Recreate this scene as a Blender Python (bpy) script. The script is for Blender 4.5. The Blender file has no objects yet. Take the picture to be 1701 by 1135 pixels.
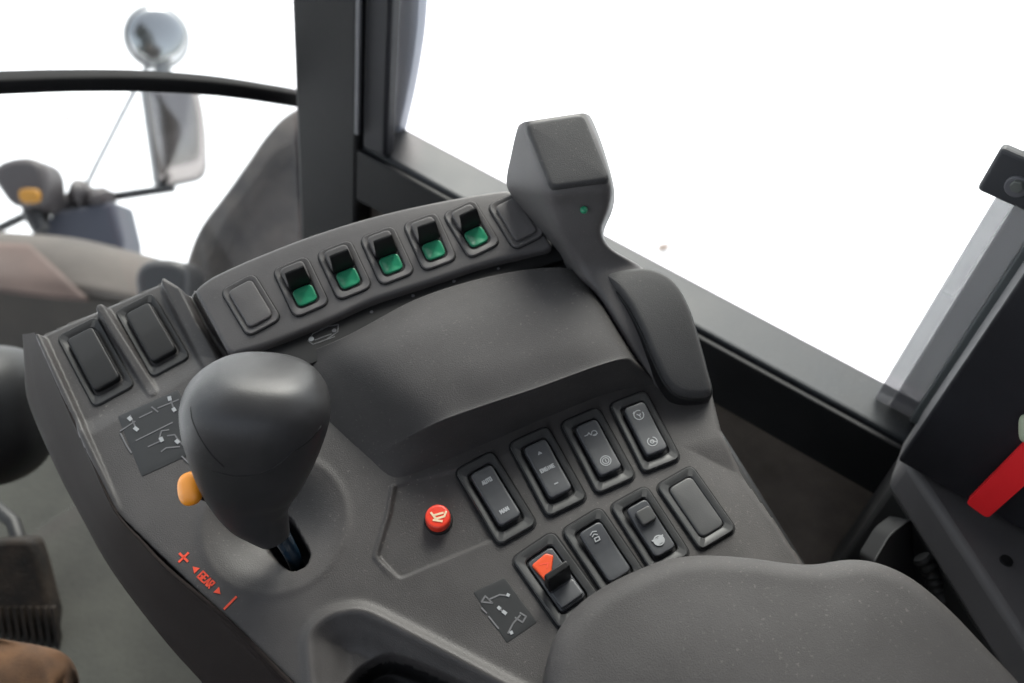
import bpy, math, random
import numpy as np
from mathutils import Matrix, Vector
random.seed(7); rng = np.random.default_rng(7)
scn = bpy.context.scene
# ------------------------------------------------------------------ camera, world, sun
FPX = 1650.0
CAM = np.array([0.0, 0.0, 1.2])
CR = np.array([0.56454763, -0.81615121, 0.12322004])
CU = np.array([0.54816985, 0.48233798, 0.68327146])
CF = np.array([0.61708653, 0.31819377, -0.71969225])
cam = bpy.data.cameras.new('camera'); cam_o = bpy.data.objects.new('camera', cam)
scn.collection.objects.link(cam_o); scn.camera = cam_o
cam.sensor_width = 36; cam.lens = FPX / 1701 * 36
cam_o.matrix_world = Matrix([[CR[0], CU[0], -CF[0], CAM[0]], [CR[1], CU[1], -CF[1], CAM[1]],
                             [CR[2], CU[2], -CF[2], CAM[2]], [0, 0, 0, 1]])
cam.clip_start = 0.02; cam.clip_end = 4000
cam.dof.use_dof = True; cam.dof.focus_distance = 0.575; cam.dof.aperture_fstop = 6.4
world = bpy.data.worlds.new('World'); scn.world = world; world.use_nodes = True
nt = world.node_tree; bgn = nt.nodes['Background']
sky = nt.nodes.new('ShaderNodeTexSky'); sky.sky_type = 'NISHITA'; sky.sun_disc = False
SUN_EL, SUN_ROT = math.radians(48), math.radians(60)     # rotation clockwise from +Y: towards the right window
sky.sun_elevation = SUN_EL; sky.sun_rotation = SUN_ROT; sky.air_density = 1.0; sky.dust_density = 4.0; sky.ozone_density = 1.0
hsv = nt.nodes.new('ShaderNodeHueSaturation'); hsv.inputs['Saturation'].default_value = .35
nt.links.new(sky.outputs[0], hsv.inputs['Color']); nt.links.new(hsv.outputs[0], bgn.inputs[0]); bgn.inputs[1].default_value = 0.12
sl = bpy.data.lights.new('sun', 'SUN'); sl.energy = 1.2; sl.angle = math.radians(30); sl.color = (1, .96, .9)
so = bpy.data.objects.new('sun', sl); scn.collection.objects.link(so)
sdir = Vector((math.sin(SUN_ROT) * math.cos(SUN_EL), math.cos(SUN_ROT) * math.cos(SUN_EL), math.sin(SUN_EL)))
so.rotation_euler = sdir.to_track_quat('Z', 'Y').to_euler()
vs = scn.view_settings; vs.view_transform = 'Standard'; vs.look = 'None'; vs.gamma = 1; vs.use_curve_mapping = False
vs.exposure = 1.7
scn.cycles.max_bounces = 8; scn.cycles.transparent_max_bounces = 16

# ------------------------------------------------------------------ geometry helpers
def ray(px, py): return CF + CR * (px - 850.5) / FPX + CU * (567.5 - py) / FPX
def at(px, py, ax, v):
    k = ray(px, py); return CAM + k * (v - CAM[ax]) / k[ax]
def dep(px, py, t): return CAM + ray(px, py) * t
# console frame: u along the switch rows, v away from the operator, h out of the panel
a_c = np.array([.92, .396, .22]); b_c = np.array([-.476, .79, .40])
def c2w(c): return CR * c[0] + CU * c[1] + CF * c[2]
A, B = c2w(a_c), c2w(b_c); A /= np.linalg.norm(A); B = B - A * (A @ B); B /= np.linalg.norm(B)
N = np.cross(A, B)
O = dep(950, 800, .6)
M3 = np.stack([A, B, N])                      # world -> uvh
def P(px, py, h=0.0):                         # pixel -> console-local point on the plane at height h
    k = ray(px, py); t = ((O - CAM) @ N + h) / (k @ N)
    return M3 @ (CAM + k * t - O)
def UV(pts, h=0.0): return np.array([P(x, y, h)[:2] for x, y in pts])

def link(name, verts, faces, mat, parent=None, smooth=True, bevel=None, angle=35):
    me = bpy.data.meshes.new(name)
    me.from_pydata([tuple(map(float, v)) for v in verts], [], [tuple(int(i) for i in f) for f in faces])
    me.update()
    return link_me(name, me, mat, parent, smooth, bevel, angle)
def link_me(name, me, mat, parent=None, smooth=True, bevel=None, angle=35):
    ob = bpy.data.objects.new(name, me); scn.collection.objects.link(ob)
    if mat is not None: me.materials.append(mat)
    if smooth:
        me.polygons.foreach_set('use_smooth', [True] * len(me.polygons))
        if angle < 180: me.set_sharp_from_angle(angle=math.radians(angle))
    if parent is not None: ob.parent = parent
    if bevel:
        b = ob.modifiers.new('bevel', 'BEVEL'); b.width = bevel; b.segments = 3; b.limit_method = 'ANGLE'; b.angle_limit = math.radians(30)
    return ob
def empty(name, loc=(0, 0, 0)):
    o = bpy.data.objects.new(name, None); scn.collection.objects.link(o); o.location = loc; o.empty_display_size = .05; return o
def tag(o, label=None, cat=None, group=None, kind=None):
    if label: o['label'] = label
    if cat: o['category'] = cat
    if group: o['group'] = group
    if kind: o['kind'] = kind
    return o

def catmull(pts, n, closed=False):
    pts = np.array(pts, float); m = len(pts); out = []
    segs = m if closed else m - 1
    for i in range(segs):
        if closed: p0, p1, p2, p3 = pts[(i - 1) % m], pts[i], pts[(i + 1) % m], pts[(i + 2) % m]
        else:
            p1, p2 = pts[i], pts[i + 1]
            p0 = pts[i - 1] if i > 0 else 2 * p1 - p2
            p3 = pts[i + 2] if i + 2 < m else 2 * p2 - p1
        for k in range(n):
            t = k / n
            out.append(.5 * ((2 * p1) + (-p0 + p2) * t + (2 * p0 - 5 * p1 + 4 * p2 - p3) * t * t + (-p0 + 3 * p1 - 3 * p2 + p3) * t ** 3))
    if not closed: out.append(pts[-1])
    return np.array(out)
def roundpoly(pts, r, n=5):
    """closed polygon with its corners rounded (r a number or one per corner)"""
    pts = np.array(pts, float); m = len(pts); out = []
    rr = r if hasattr(r, '__len__') else [r] * m
    for i in range(m):
        p, a, b = pts[i], pts[i - 1], pts[(i + 1) % m]
        la, lb = np.linalg.norm(a - p), np.linalg.norm(b - p)
        q = min(rr[i], la * .48, lb * .48)
        s = p + (a - p) / la * q; e = p + (b - p) / lb * q
        for k in range(n + 1):
            t = k / n; out.append((1 - t) ** 2 * s + 2 * t * (1 - t) * p + t * t * e)
    return np.array(out)
def resample(pts, n):
    pts = np.array(pts); q = np.vstack([pts, pts[:1]]); s = np.r_[0, np.cumsum(np.linalg.norm(np.diff(q, axis=0), axis=1))]
    t = np.linspace(0, s[-1], n, endpoint=False)
    return np.stack([np.interp(t, s, q[:, k]) for k in range(q.shape[1])], 1)
def ccw(pts):
    x, y = pts[:, 0], pts[:, 1]
    return pts if (x * np.roll(y, -1) - np.roll(x, -1) * y).sum() > 0 else pts[::-1]
def inset(o, d):
    t = np.roll(o, -1, 0) - np.roll(o, 1, 0); t /= np.linalg.norm(t, axis=1)[:, None] + 1e-12
    return o + np.stack([-t[:, 1], t[:, 0]], 1) * d
def pillow_vf(outline, h0, h1, r, dome=0., rings=5, fill=5, hfun=None):
    """solid with outline (uv), from height h0 to h1, edge rounded by r, domed top"""
    o = ccw(np.array(outline)[:, :2]); n = len(o); V = []; F = []
    def ring(o2, h):
        base = len(V)
        for p in o2: V.append((p[0], p[1], h + (hfun(p) if hfun else 0)))
        return base
    rs = [ring(o, h0)]
    for k in range(rings + 1):
        a = k / rings * math.pi / 2
        rs.append(ring(inset(o, r * (1 - math.cos(a))), h1 - r + r * math.sin(a)))
    oi = inset(o, r); c = oi.mean(0)
    for k in range(1, fill):
        s = 1 - k / fill
        rs.append(ring(c + (oi - c) * s, h1 + dome * (1 - s * s)))
    for a, b in zip(rs[:-1], rs[1:]):
        for i in range(n): j = (i + 1) % n; F.append((a + i, a + j, b + j, b + i))
    V.append((c[0], c[1], h1 + dome + (hfun(c) if hfun else 0))); l = rs[-1]
    for i in range(n): F.append((l + i, l + (i + 1) % n, len(V) - 1))
    F.append(tuple(rs[0] + i for i in range(n))[::-1])
    return V, F
def pillow(name, outline, h0, h1, r, mat, parent, dome=0., **k):
    V, F = pillow_vf(outline, h0, h1, r, dome, **k)
    return link(name, V, F, mat, parent, angle=50)
def box_vf(c, s, V=None, F=None):
    V = [] if V is None else V; F = [] if F is None else F; b = len(V)
    for x in (-1, 1):
        for y in (-1, 1):
            for z in (-1, 1): V.append((c[0] + x * s[0] / 2, c[1] + y * s[1] / 2, c[2] + z * s[2] / 2))
    for q in ((0, 1, 3, 2), (4, 6, 7, 5), (0, 4, 5, 1), (2, 3, 7, 6), (0, 2, 6, 4), (1, 5, 7, 3)): F.append(tuple(b + i for i in q))
    return V, F
def prism(poly, d):
    """3D polygon pushed along vector d"""
    n = len(poly); poly = [np.array(p) for p in poly]; V = poly + [p + d for p in poly]
    F = [tuple(range(n)), tuple(range(n, 2 * n))[::-1]] + [(i, i + n, (i + 1) % n + n, (i + 1) % n) for i in range(n)]
    return V, F
def fixn(ob):
    import bmesh
    bm = bmesh.new(); bm.from_mesh(ob.data); bmesh.ops.recalc_face_normals(bm, faces=bm.faces); bm.to_mesh(ob.data); bm.free(); return ob
def loft_quads(secs, expo=5., ns=32, sub=6):
    """secs: list of 4-corner sections (3D); superelliptic closed cross-sections, smooth along the length"""
    S = catmull(np.array(secs).reshape(len(secs), 12), sub).reshape(-1, 4, 3)
    V, F = [], []
    ang = np.linspace(0, 2 * math.pi, ns, endpoint=False) + .01
    ca, sa = np.cos(ang), np.sin(ang)
    a = np.sign(ca) * np.abs(ca) ** (2 / expo); b = np.sign(sa) * np.abs(sa) ** (2 / expo)
    for q in S:
        for x, y in zip(a, b):
            u, v = (x + 1) / 2, (y + 1) / 2
            V.append(q[0] * (1 - u) * (1 - v) + q[1] * u * (1 - v) + q[2] * u * v + q[3] * (1 - u) * v)
    m = len(S)
    for i in range(m - 1):
        for j in range(ns): k = (j + 1) % ns; F.append((i * ns + j, i * ns + k, (i + 1) * ns + k, (i + 1) * ns + j))
    F.append(tuple(range(ns))[::-1]); F.append(tuple((m - 1) * ns + j for j in range(ns)))
    return V, F
def tube_vf(pts, r, ns=12):
    pts = np.array(pts, float); n = len(pts); V, F = [], []
    rr = r if hasattr(r, '__len__') else [r] * n
    up = np.array([0.13, .2, 1.])
    for i in range(n):
        t = pts[min(i + 1, n - 1)] - pts[max(i - 1, 0)]; t /= np.linalg.norm(t)
        x = np.cross(t, up); x /= np.linalg.norm(x); y = np.cross(t, x)
        for k in range(ns):
            a = 2 * math.pi * k / ns; V.append(pts[i] + (x * math.cos(a) + y * math.sin(a)) * rr[i])
    for i in range(n - 1):
        for j in range(ns): k = (j + 1) % ns; F.append((i * ns + j, i * ns + k, (i + 1) * ns + k, (i + 1) * ns + j))
    F.append(tuple(range(ns))[::-1]); F.append(tuple((n - 1) * ns + j for j in range(ns)))
    return V, F
def patch_vf(rows, nu=8, nv=8):
    R = np.array(rows, float); a = np.array([catmull(r, nv) for r in R])
    g = np.array([catmull(a[:, j], nu) for j in range(a.shape[1])]).transpose(1, 0, 2)
    m, n = g.shape[:2]; V = g.reshape(-1, 3)
    F = [(i * n + j, i * n + j + 1, (i + 1) * n + j + 1, (i + 1) * n + j) for i in range(m - 1) for j in range(n - 1)]
    return V, F

# ------------------------------------------------------------------ materials
def mat(name, col, rough=.5, metal=0., bump=0., bscale=600., mottle=0., mscale=8., spec=.5, coat=0., col2=None, bdist=.0004, dust=0.):
    m = bpy.data.materials.new(name); m.use_nodes = True; t = m.node_tree; b = t.nodes['Principled BSDF']
    b.inputs['Base Color'].default_value = (*col, 1); b.inputs['Roughness'].default_value = rough
    b.inputs['Metallic'].default_value = metal; b.inputs['Specular IOR Level'].default_value = spec; b.inputs['Coat Weight'].default_value = coat
    tc = t.nodes.new('ShaderNodeTexCoord')
    if mottle or col2:
        n = t.nodes.new('ShaderNodeTexNoise'); n.inputs['Scale'].default_value = mscale; n.inputs['Detail'].default_value = 6
        n.inputs['Roughness'].default_value = .6
        t.links.new(tc.outputs['Object'], n.inputs['Vector'])
        r = t.nodes.new('ShaderNodeValToRGB'); r.color_ramp.elements[0].position = .35; r.color_ramp.elements[1].position = .68
        c2 = col2 if col2 else tuple(c * (1 + mottle) for c in col); c1 = col if col2 else tuple(c * (1 - mottle) for c in col)
        r.color_ramp.elements[0].color = (*c1, 1); r.color_ramp.elements[1].color = (*c2, 1)
        t.links.new(n.outputs[0], r.inputs[0]); t.links.new(r.outputs[0], b.inputs['Base Color'])
        q = t.nodes.new('ShaderNodeMapRange'); q.inputs['To Min'].default_value = max(rough - .07, 0); q.inputs['To Max'].default_value = min(rough + .1, 1)
        t.links.new(n.outputs[0], q.inputs['Value']); t.links.new(q.outputs[0], b.inputs['Roughness'])
    if dust:
        n = t.nodes.new('ShaderNodeTexNoise'); n.inputs['Scale'].default_value = 560; n.inputs['Detail'].default_value = 2
        n2 = t.nodes.new('ShaderNodeTexNoise'); n2.inputs['Scale'].default_value = 9; n2.inputs['Detail'].default_value = 5
        for q in (n, n2): t.links.new(tc.outputs['Object'], q.inputs['Vector'])
        r = t.nodes.new('ShaderNodeMapRange'); r.inputs['From Min'].default_value = .64; r.inputs['From Max'].default_value = .74
        r2 = t.nodes.new('ShaderNodeMapRange'); r2.inputs['From Min'].default_value = .42; r2.inputs['From Max'].default_value = .70
        r2.inputs['To Min'].default_value = .12
        t.links.new(n.outputs[0], r.inputs['Value']); t.links.new(n2.outputs[0], r2.inputs['Value'])
        a = t.nodes.new('ShaderNodeMath'); a.operation = 'MULTIPLY'; t.links.new(r.outputs[0], a.inputs[0]); t.links.new(r2.outputs[0], a.inputs[1])
        a2 = t.nodes.new('ShaderNodeMath'); a2.operation = 'MULTIPLY'; a2.inputs[1].default_value = dust; t.links.new(a.outputs[0], a2.inputs[0])
        mx = t.nodes.new('ShaderNodeMix'); mx.data_type = 'RGBA'; mx.inputs[7].default_value = (.26, .24, .22, 1)
        src = b.inputs['Base Color'].links[0].from_socket if b.inputs['Base Color'].links else None
        if src: t.links.new(src, mx.inputs[6])
        else: mx.inputs[6].default_value = (*col, 1)
        t.links.new(a2.outputs[0], mx.inputs[0]); t.links.new(mx.outputs[2], b.inputs['Base Color'])
    if bump:
        n = t.nodes.new('ShaderNodeTexNoise'); n.inputs['Scale'].default_value = bscale; n.inputs['Detail'].default_value = 3
        t.links.new(tc.outputs['Object'], n.inputs['Vector'])
        u = t.nodes.new('ShaderNodeBump'); u.inputs['Strength'].default_value = bump; u.inputs['Distance'].default_value = bdist
        t.links.new(n.outputs[0], u.inputs['Height']); t.links.new(u.outputs[0], b.inputs['Normal'])
    return m
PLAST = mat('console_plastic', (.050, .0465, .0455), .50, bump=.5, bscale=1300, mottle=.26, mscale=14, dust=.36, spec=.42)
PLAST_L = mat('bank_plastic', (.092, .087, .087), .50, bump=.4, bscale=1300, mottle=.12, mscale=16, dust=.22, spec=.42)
PLAST_W = mat('skirt_shade_plastic', (.0170, .0130, .0120), .7, bump=.35, bscale=1200, mottle=.12, mscale=14, spec=.12)  # brown-black plastic; the colour also carries the shade on the skirt's side
SOFT = mat('soft_touch', (.046, .0435, .0435), .66, bump=.6, bscale=1400, mottle=.24, mscale=11, dust=.24, spec=.32)
PADM = mat('pad_rubber', (.046, .0455, .0465), .66, bump=.6, bscale=1600, mottle=.12, mscale=14, dust=.2, spec=.35)
BEZ = mat('switch_bezel', (.034, .0345, .035), .42, mottle=.1, mscale=60)
ROCK = mat('switch_rocker', (.050, .052, .057), .36, mottle=.12, mscale=60)
BLANK = mat('blank_plastic', (.050, .050, .051), .48, mottle=.08, mscale=50, bump=.2, bscale=1400)
BLACK = mat('black_rubber', (.009, .009, .0095), .5, spec=.35)
GAP = mat('dark_gap', (.006, .006, .007), .8)
KNOB = mat('knob_plastic', (.030, .0295, .031), .40, bump=.3, bscale=1500, mottle=.2, mscale=20, spec=.5, dust=.12)
SHAFT = mat('shaft_steel', (.008, .022, .040), .15, spec=.8)
YEL = mat('yellow_plastic', (.78, .27, .012), .4)
REDP = mat('red_plastic', (.75, .045, .02), .38)
REDL = mat('red_lever_plastic', (.80, .014, .020), .42)
ORG = mat('orange_plastic', (.62, .065, .014), .42)
GRN = mat('green_plastic', (.012, .20, .10), .3, mottle=.15, mscale=90)
WHT = mat('white_print', (.30, .31, .32), .5)
GRYP = mat('grey_print', (.125, .125, .13), .5)
REDPR = mat('red_print', (.72, .07, .03), .5)
PATCH = mat('decal_film', (.028, .029, .030), .35)
FRAME = mat('frame_paint', (.013, .0132, .0145), .55, bump=.3, bscale=200, mottle=.25, mscale=9, spec=.22)
FRAMEB = mat('frame_grey_paint', (.012, .015, .019), .48, bump=.3, bscale=200, mottle=.3, mscale=14, spec=.35, dust=.3)
DARKB = mat('dark_box_plastic', (.020, .020, .024), .55, bump=.3, bscale=900, mottle=.2, mscale=8, spec=.3)
WALLM = mat('wall_liner', (.125, .104, .090), .85, bump=.8, bscale=350, mottle=.25, mscale=18, bdist=.001)
FLOORM = mat('floor_mat', (.022, .0225, .019), .85, bump=.6, bscale=150, mottle=.6, mscale=6, bdist=.001)
ROOFM = mat('roof_liner', (.10, .10, .10), .9)
MUD = mat('dusty_paint', (.058, .049, .043), .75, mottle=.25, mscale=4, bump=.4, bscale=40, bdist=.004)
MUDR = mat('dusty_red_paint', (.072, .047, .040), .75, mottle=.3, mscale=5)
TYRE = mat('tyre_rubber', (.022, .0215, .022), .85, bump=.5, bscale=16, col2=(.075, .064, .058), mscale=13, bdist=.01)
MIRR = mat('mirror_glass', (.42, .425, .43), .14, metal=1.)
MHOUS = mat('mirror_housing', (.20, .205, .21), .5)
ARM = mat('arm_paint', (.022, .022, .024), .5)
ROD = mat('rod_steel', (.30, .31, .32), .5)
BLUEG = mat('bluish_plastic', (.045, .049, .068), .55)
LAMPH = mat('lamp_housing', (.055, .048, .050), .55)
CLOTH = mat('canvas_cloth', (.085, .041, .017), .9, bump=.9, bscale=900, mottle=.45, mscale=22, bdist=.0006)
LEATH = mat('rubber_pedal', (.008, .007, .0065), .7, bump=1, bscale=260, col2=(.028, .021, .016), mscale=35, bdist=.0015, spec=.2)
SNOW = mat('snow', (.80, .81, .84), .85, bump=.5, bscale=3, mottle=.04, mscale=2, bdist=.05)
LEAF = mat('dead_leaf', (.15, .080, .045), .9)
FROST = mat('seal_plastic', (.30, .32, .37), .35, mottle=.1, mscale=12)
SEALL = mat('seal_light', (.34, .33, .37), .5, mottle=.08, mscale=20)
SEALD = mat('seal_mid', (.17, .165, .18), .5, mottle=.08, mscale=20)
BOLT = mat('bolt_zinc', (.14, .15, .14), .5, metal=.4)
def glassmat():
    m = bpy.data.materials.new('window_glass'); m.use_nodes = True; t = m.node_tree; t.nodes.clear()
    o = t.nodes.new('ShaderNodeOutputMaterial'); mx = t.nodes.new('ShaderNodeMixShader')
    tr = t.nodes.new('ShaderNodeBsdfTransparent'); tr.inputs[0].default_value = (.96, .98, .97, 1)
    g = t.nodes.new('ShaderNodeBsdfGlossy'); g.inputs['Roughness'].default_value = .02; g.inputs[0].default_value = (1, 1, 1, 1)
    mx.inputs[0].default_value = .012; t.links.new(tr.outputs[0], mx.inputs[1]); t.links.new(g.outputs[0], mx.inputs[2]); t.links.new(mx.outputs[0], o.inputs[0])
    return m
GLASS = glassmat()
def frit(name, col, k):
    m = bpy.data.materials.new(name); m.use_nodes = True; t = m.node_tree; b = t.nodes['Principled BSDF']; o = t.nodes['Material Output']
    b.inputs['Base Color'].default_value = (*col, 1); b.inputs['Roughness'].default_value = .3
    tr = t.nodes.new('ShaderNodeBsdfTransparent'); mx = t.nodes.new('ShaderNodeMixShader'); mx.inputs[0].default_value = k
    t.links.new(b.outputs[0], mx.inputs[1]); t.links.new(tr.outputs[0], mx.inputs[2]); t.links.new(mx.outputs[0], o.inputs[0]); return m
BARM = mat('crossbar_rubber', (.009, .009, .0095), .85, spec=.2)
SEALL = frit('printed_glass_light', (.2, .2, .22), .42); SEALD = frit('printed_glass_mid', (.14, .14, .155), .20); SEALM = mat('strip_grey', (.11, .11, .12), .5)
FROST = frit('frosted_seal', (.26, .29, .35), .17)

# ------------------------------------------------------------------ setting: ground outside
gz = -1.1
nG = 60; gx = np.linspace(-1, 1, nG); gx = np.sign(gx) * np.abs(gx) ** 2.2 * 1500
V = [(x, y, gz) for y in gx for x in gx]
F = [(j * nG + i, j * nG + i + 1, (j + 1) * nG + i + 1, (j + 1) * nG + i) for j in range(nG - 1) for i in range(nG - 1)]
tag(link('ground', V, F, SNOW), kind='structure')
# scattered debris on the snow
V, F = [], []
spots = [(1240, 80), (1150, 316), (1105, 408), (1345, 212), (1300, 382), (1530, 118), (1600, 200), (1130, 322), (1450, 60), (1385, 340), (1010, 90), (1520, 260), (960, 60), (110, 200), (60, 230), (420, 215), (1590, 350), (1210, 470)]
for (x, y) in spots:
    for q in range(5):
        c = at(x + random.gauss(0, 7), y + random.gauss(0, 4), 2, gz + .012); s = random.uniform(.004, .010) * (1.6 if (x, y) == (1105, 408) else 1)
        a = random.uniform(0, 6.28); b = len(V)
        for k in range(6):
            t = a + k * math.pi / 3; rr = s * random.uniform(.6, 1.2) * (1.6 if k % 3 == 0 else 1)
            V.append((c[0] + rr * math.cos(t), c[1] + rr * math.sin(t), gz + .012 + random.uniform(0, .012)))
        V.append((c[0], c[1], gz + .025))
        F += [(b + k, b + (k + 1) % 6, b + 6) for k in range(6)]
tag(link('leaf_litter', V, F, LEAF, smooth=False), 'faint scraps of dead leaf scattered over the bright snow outside', 'leaf litter', kind='stuff')

# ------------------------------------------------------------------ cab
WX, SZ = .62, .6165
FZ = .15
cab = empty('tractor_cab', (.62, .5, FZ)); tag(cab, 'dark grey tractor cab frame with corner pillar, window sill and glass around the console', 'tractor cab')
CO = np.array([.62, .5, FZ])
def cabpart(name, V, F, m, bevel=None, smooth=False, parent=cab):
    return fixn(link(name, [np.array(v) - CO for v in V], F, m, parent, smooth=smooth, bevel=bevel))
# sill: an L beam, light upper ledge over a dark inner face
V, F = box_vf((WX + .026, -.15, SZ - .031), (.052, 1.40, .062)); cabpart('window_sill', V, F, FRAMEB, .004)
V, F = box_vf((WX - .003, -.15, SZ - .035), (.006, 1.39, .061)); cabpart('sill_trim', V, F, FRAME, .0015)
V, F = box_vf((WX + .03, -.15, (SZ - .062 + FZ) / 2), (.03, 1.42, SZ - .062 - FZ - .002)); cabpart('side_wall', V, F, WALLM)
# corner pillar
V, F = box_vf((WX + .015, .560, 1.0), (.045, .082, 1.72)); cabpart('corner_pillar', V, F, FRAME, .006, True)
V, F = box_vf((WX + .004, .5025, 1.157), (.016, .029, 1.08)); cabpart('pillar_trim', V, F, DARKB, .004, True)
V, F = box_vf((WX - .010, .5175, 1.20), (.004, .005, 1.13)); cabpart('pillar_strip', V, F, SEALM, .001)
# bluish curved door seal right of the pillar
pts = [(690, -260), (682, -100), (676, 0), (672, 60), (662, 130), (650, 190), (640, 232)]
c = catmull([at(x, y, 0, WX + .04) for x, y in pts], 5)
secs = [[p + np.array([-.003, dy1, 0]), p + np.array([.018, dy1, 0]), p + np.array([.018, dy2, 0]), p + np.array([-.003, dy2, 0])] for p in c for dy1, dy2 in [(-.013, .022)]]
V, F = loft_quads(secs, 4, 16, 1); cabpart('door_seal', V, F, FROST, None, True)
# windscreen crossbar, curving across the front glass
top = [(-260, 142), (-120, 136), (0, 133), (120, 129), (250, 129), (370, 137), (480, 153), (530, 162)]
bot = [(-260, 175), (-120, 167), (0, 162), (120, 157), (250, 157), (370, 164), (480, 179), (530, 188)]
def front(px, py):       # bowed windscreen: Y grows towards the middle
    k = ray(px, py); lo, hi = .3, 4.
    g = lambda t: (CAM + k * t)[1] - (.62 + .12 * (1 - math.exp(-max(.62 - (CAM + k * t)[0], 0) / .40)))
    for _ in range(50):
        m = (lo + hi) / 2
        if g(m) > 0: hi = m
        else: lo = m
    return CAM + k * lo
secs = []
for t_, b_ in zip(top, bot):
    p, q = front(*t_), front(*b_); q[:2] = p[:2]; dz = np.array([0, .02, 0])
    secs.append([p, q, q + dz, p + dz])
V, F = loft_quads(secs, 5, 20, 8); cabpart('crossbar', V, F, BARM, None, True)
# rear corner post made of bonded glass edge bands, with hinge block and bolt
y0 = -.0055
def band(name, ya, yb, m, x=WX + .03, z0=SZ + .002, z1=1.9, th=.012):
    V, F = box_vf((x, (ya + yb) / 2, (z0 + z1) / 2), (th, yb - ya, z1 - z0)); return cabpart(name, V, F, m, .0015)
yb0 = at(1466, 640, 0, WX + .024)[1]
band('glass_edge_seal', yb0 - .0125, yb0, SEALL)
band('glass_edge_band', yb0 - .031, yb0 - .0127, SEALD)
band('rear_post', -.200, yb0 - .0312, mat('rear_post_paint', (.11, .122, .125), .5, mottle=.1, mscale=15), th=.02)
hb = at(1700, 318, 0, WX - .0)
V, F = box_vf((WX + .012, hb[1], hb[2]), (.010, .050, .034)); hinge = cabpart('hinge_block', V, F, mat('hinge_paint', (.035, .037, .042), .6), .003)
V, F = tube_vf([at(1688, 312, 0, WX + .005), at(1688, 312, 0, WX + .005) + np.array([.006, 0, 0])], [.0075, .0075], 20); cabpart('hinge_washer', V, F, SEALM, .001, True)
V, F = tube_vf([at(1688, 312, 0, WX + .0015), at(1688, 312, 0, WX + .0015) + np.array([.006, 0, 0])], [.0042, .0042], 6); cabpart('hinge_bolt', V, F, BOLT, .0006)
# window panes
V, F = box_vf((WX + .0545, .22, 1.22), (.004, .53, 1.19)); cabpart('side_pane', V, F, GLASS)
fp = [np.array([x, .630 + .12 * (1 - math.exp(-max(.62 - x, 0) / .40)), 0]) for x in np.linspace(.640, -.75, 24)]
V = [p + np.array([0, 0, z]) for z in (.17, 1.8) for p in fp]; F = [(i, i + 1, 25 + i, 24 + i) for i in range(23)]
w = cabpart('windscreen', V, F, GLASS, None, True); sm = w.modifiers.new('thick', 'SOLIDIFY'); sm.thickness = .005; sm.offset = 1
# floor and roof, rear wall behind the camera
V, F = box_vf((-.08, .0, FZ - .02), (1.46, 1.74, .04)); fl = cabpart('floor_panel', V, F, FLOORM, .003)
V, F = box_vf((-.08, .0, 1.84), (1.52, 1.9, .06)); cabpart('roof', V, F, ROOFM, .01)
V, F = box_vf((-.08, -.86, 1.0), (1.46, .03, 1.66)); cabpart('rear_wall', V, F, ROOFM, .01)
V, F = box_vf((-.80, .0, .45), (.03, 1.7, .62)); cabpart('side_wall', V, F, WALLM)

# ------------------------------------------------------------------ things outside the windscreen
def thing(name, loc, label, cat, group=None):
    e = empty(name, tuple(loc)); tag(e, label, cat, group); e['_o'] = list(map(float, loc)); return e
def sub(par, name, V, F, m, smooth=True, bevel=None, angle=40, root=None):
    r = root if root is not None else par
    o = np.array(r['_o'])
    return fixn(link(name, [np.array(v) - o for v in V], F, m, par, smooth=smooth, bevel=bevel, angle=angle))
T = 2.6
mb = dep(140, 330, T)
mir = thing('wing_mirror', mb, 'truck style wing mirror assembly outside the windscreen, round mirror above a tall one', 'wing mirror')
s = T / FPX
def disc(c, nrm, r, th, dome, ns=40, rings=8, hx=1., hy=1., expo=2., roll=0.):
    nrm = nrm / np.linalg.norm(nrm); x = np.cross(CU, nrm); x /= np.linalg.norm(x); y = np.cross(nrm, x)
    x, y = x * math.cos(roll) + y * math.sin(roll), y * math.cos(roll) - x * math.sin(roll)
    V, F = [], []
    def P2(a, k, z):
        ca, sa = math.cos(a), math.sin(a)
        return c + x * r * hx * k * np.sign(ca) * abs(ca) ** (2 / expo) + y * r * hy * k * np.sign(sa) * abs(sa) ** (2 / expo) + nrm * z
    prof = [(1, -th)] + [(math.cos(t), dome * math.sin(t)) for t in np.linspace(0, math.pi / 2 * .97, rings)]
    for k, z in prof:
        for i in range(ns): V.append(P2(2 * math.pi * i / ns, k, z))
    m = len(prof)
    for i in range(m - 1):
        for j in range(ns): k = (j + 1) % ns; F.append((i * ns + j, i * ns + k, (i + 1) * ns + k, (i + 1) * ns + j))
    F.append(tuple(range(ns))[::-1]); F.append(tuple((m - 1) * ns + j for j in range(ns)))
    return V, F
nrm = -ray(262, 60) + CR * .28 + CU * .05
c = dep(263, 62, T)
rm = sub(mir, 'round_mirror', *disc(c - nrm / np.linalg.norm(nrm) * .008, nrm, 53 * s, .02, .010), MHOUS, root=mir)
sub(rm, 'mirror_glass', *disc(c, nrm, 48 * s, .002, .020), MIRR, root=mir)
nr2 = -ray(290, 220) + CR * .35 - CU * .10
c = dep(291, 220, T)
q = [(236, 130), (322, 118), (344, 200), (346, 300), (262, 316)]
bk = nr2 / np.linalg.norm(nr2)
def planed(px, py, c, n):
    k = ray(px, py); return CAM + k * (((c - CAM) @ n) / (k @ n))
po = roundpoly([planed(x, y, c, bk) for x, y in q], [.03, .03, .15, .04, .02])
tm = sub(mir, 'tall_mirror', *prism(list(po), -bk * .05), MHOUS, root=mir, bevel=.006)
cc = po.mean(0)
V = [cc + (p - cc) * k + bk * z for k, z in ((.93, .002), (.93, .006), (.6, .016), (.25, .021)) for p in po] + [cc + bk * .0225]
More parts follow.
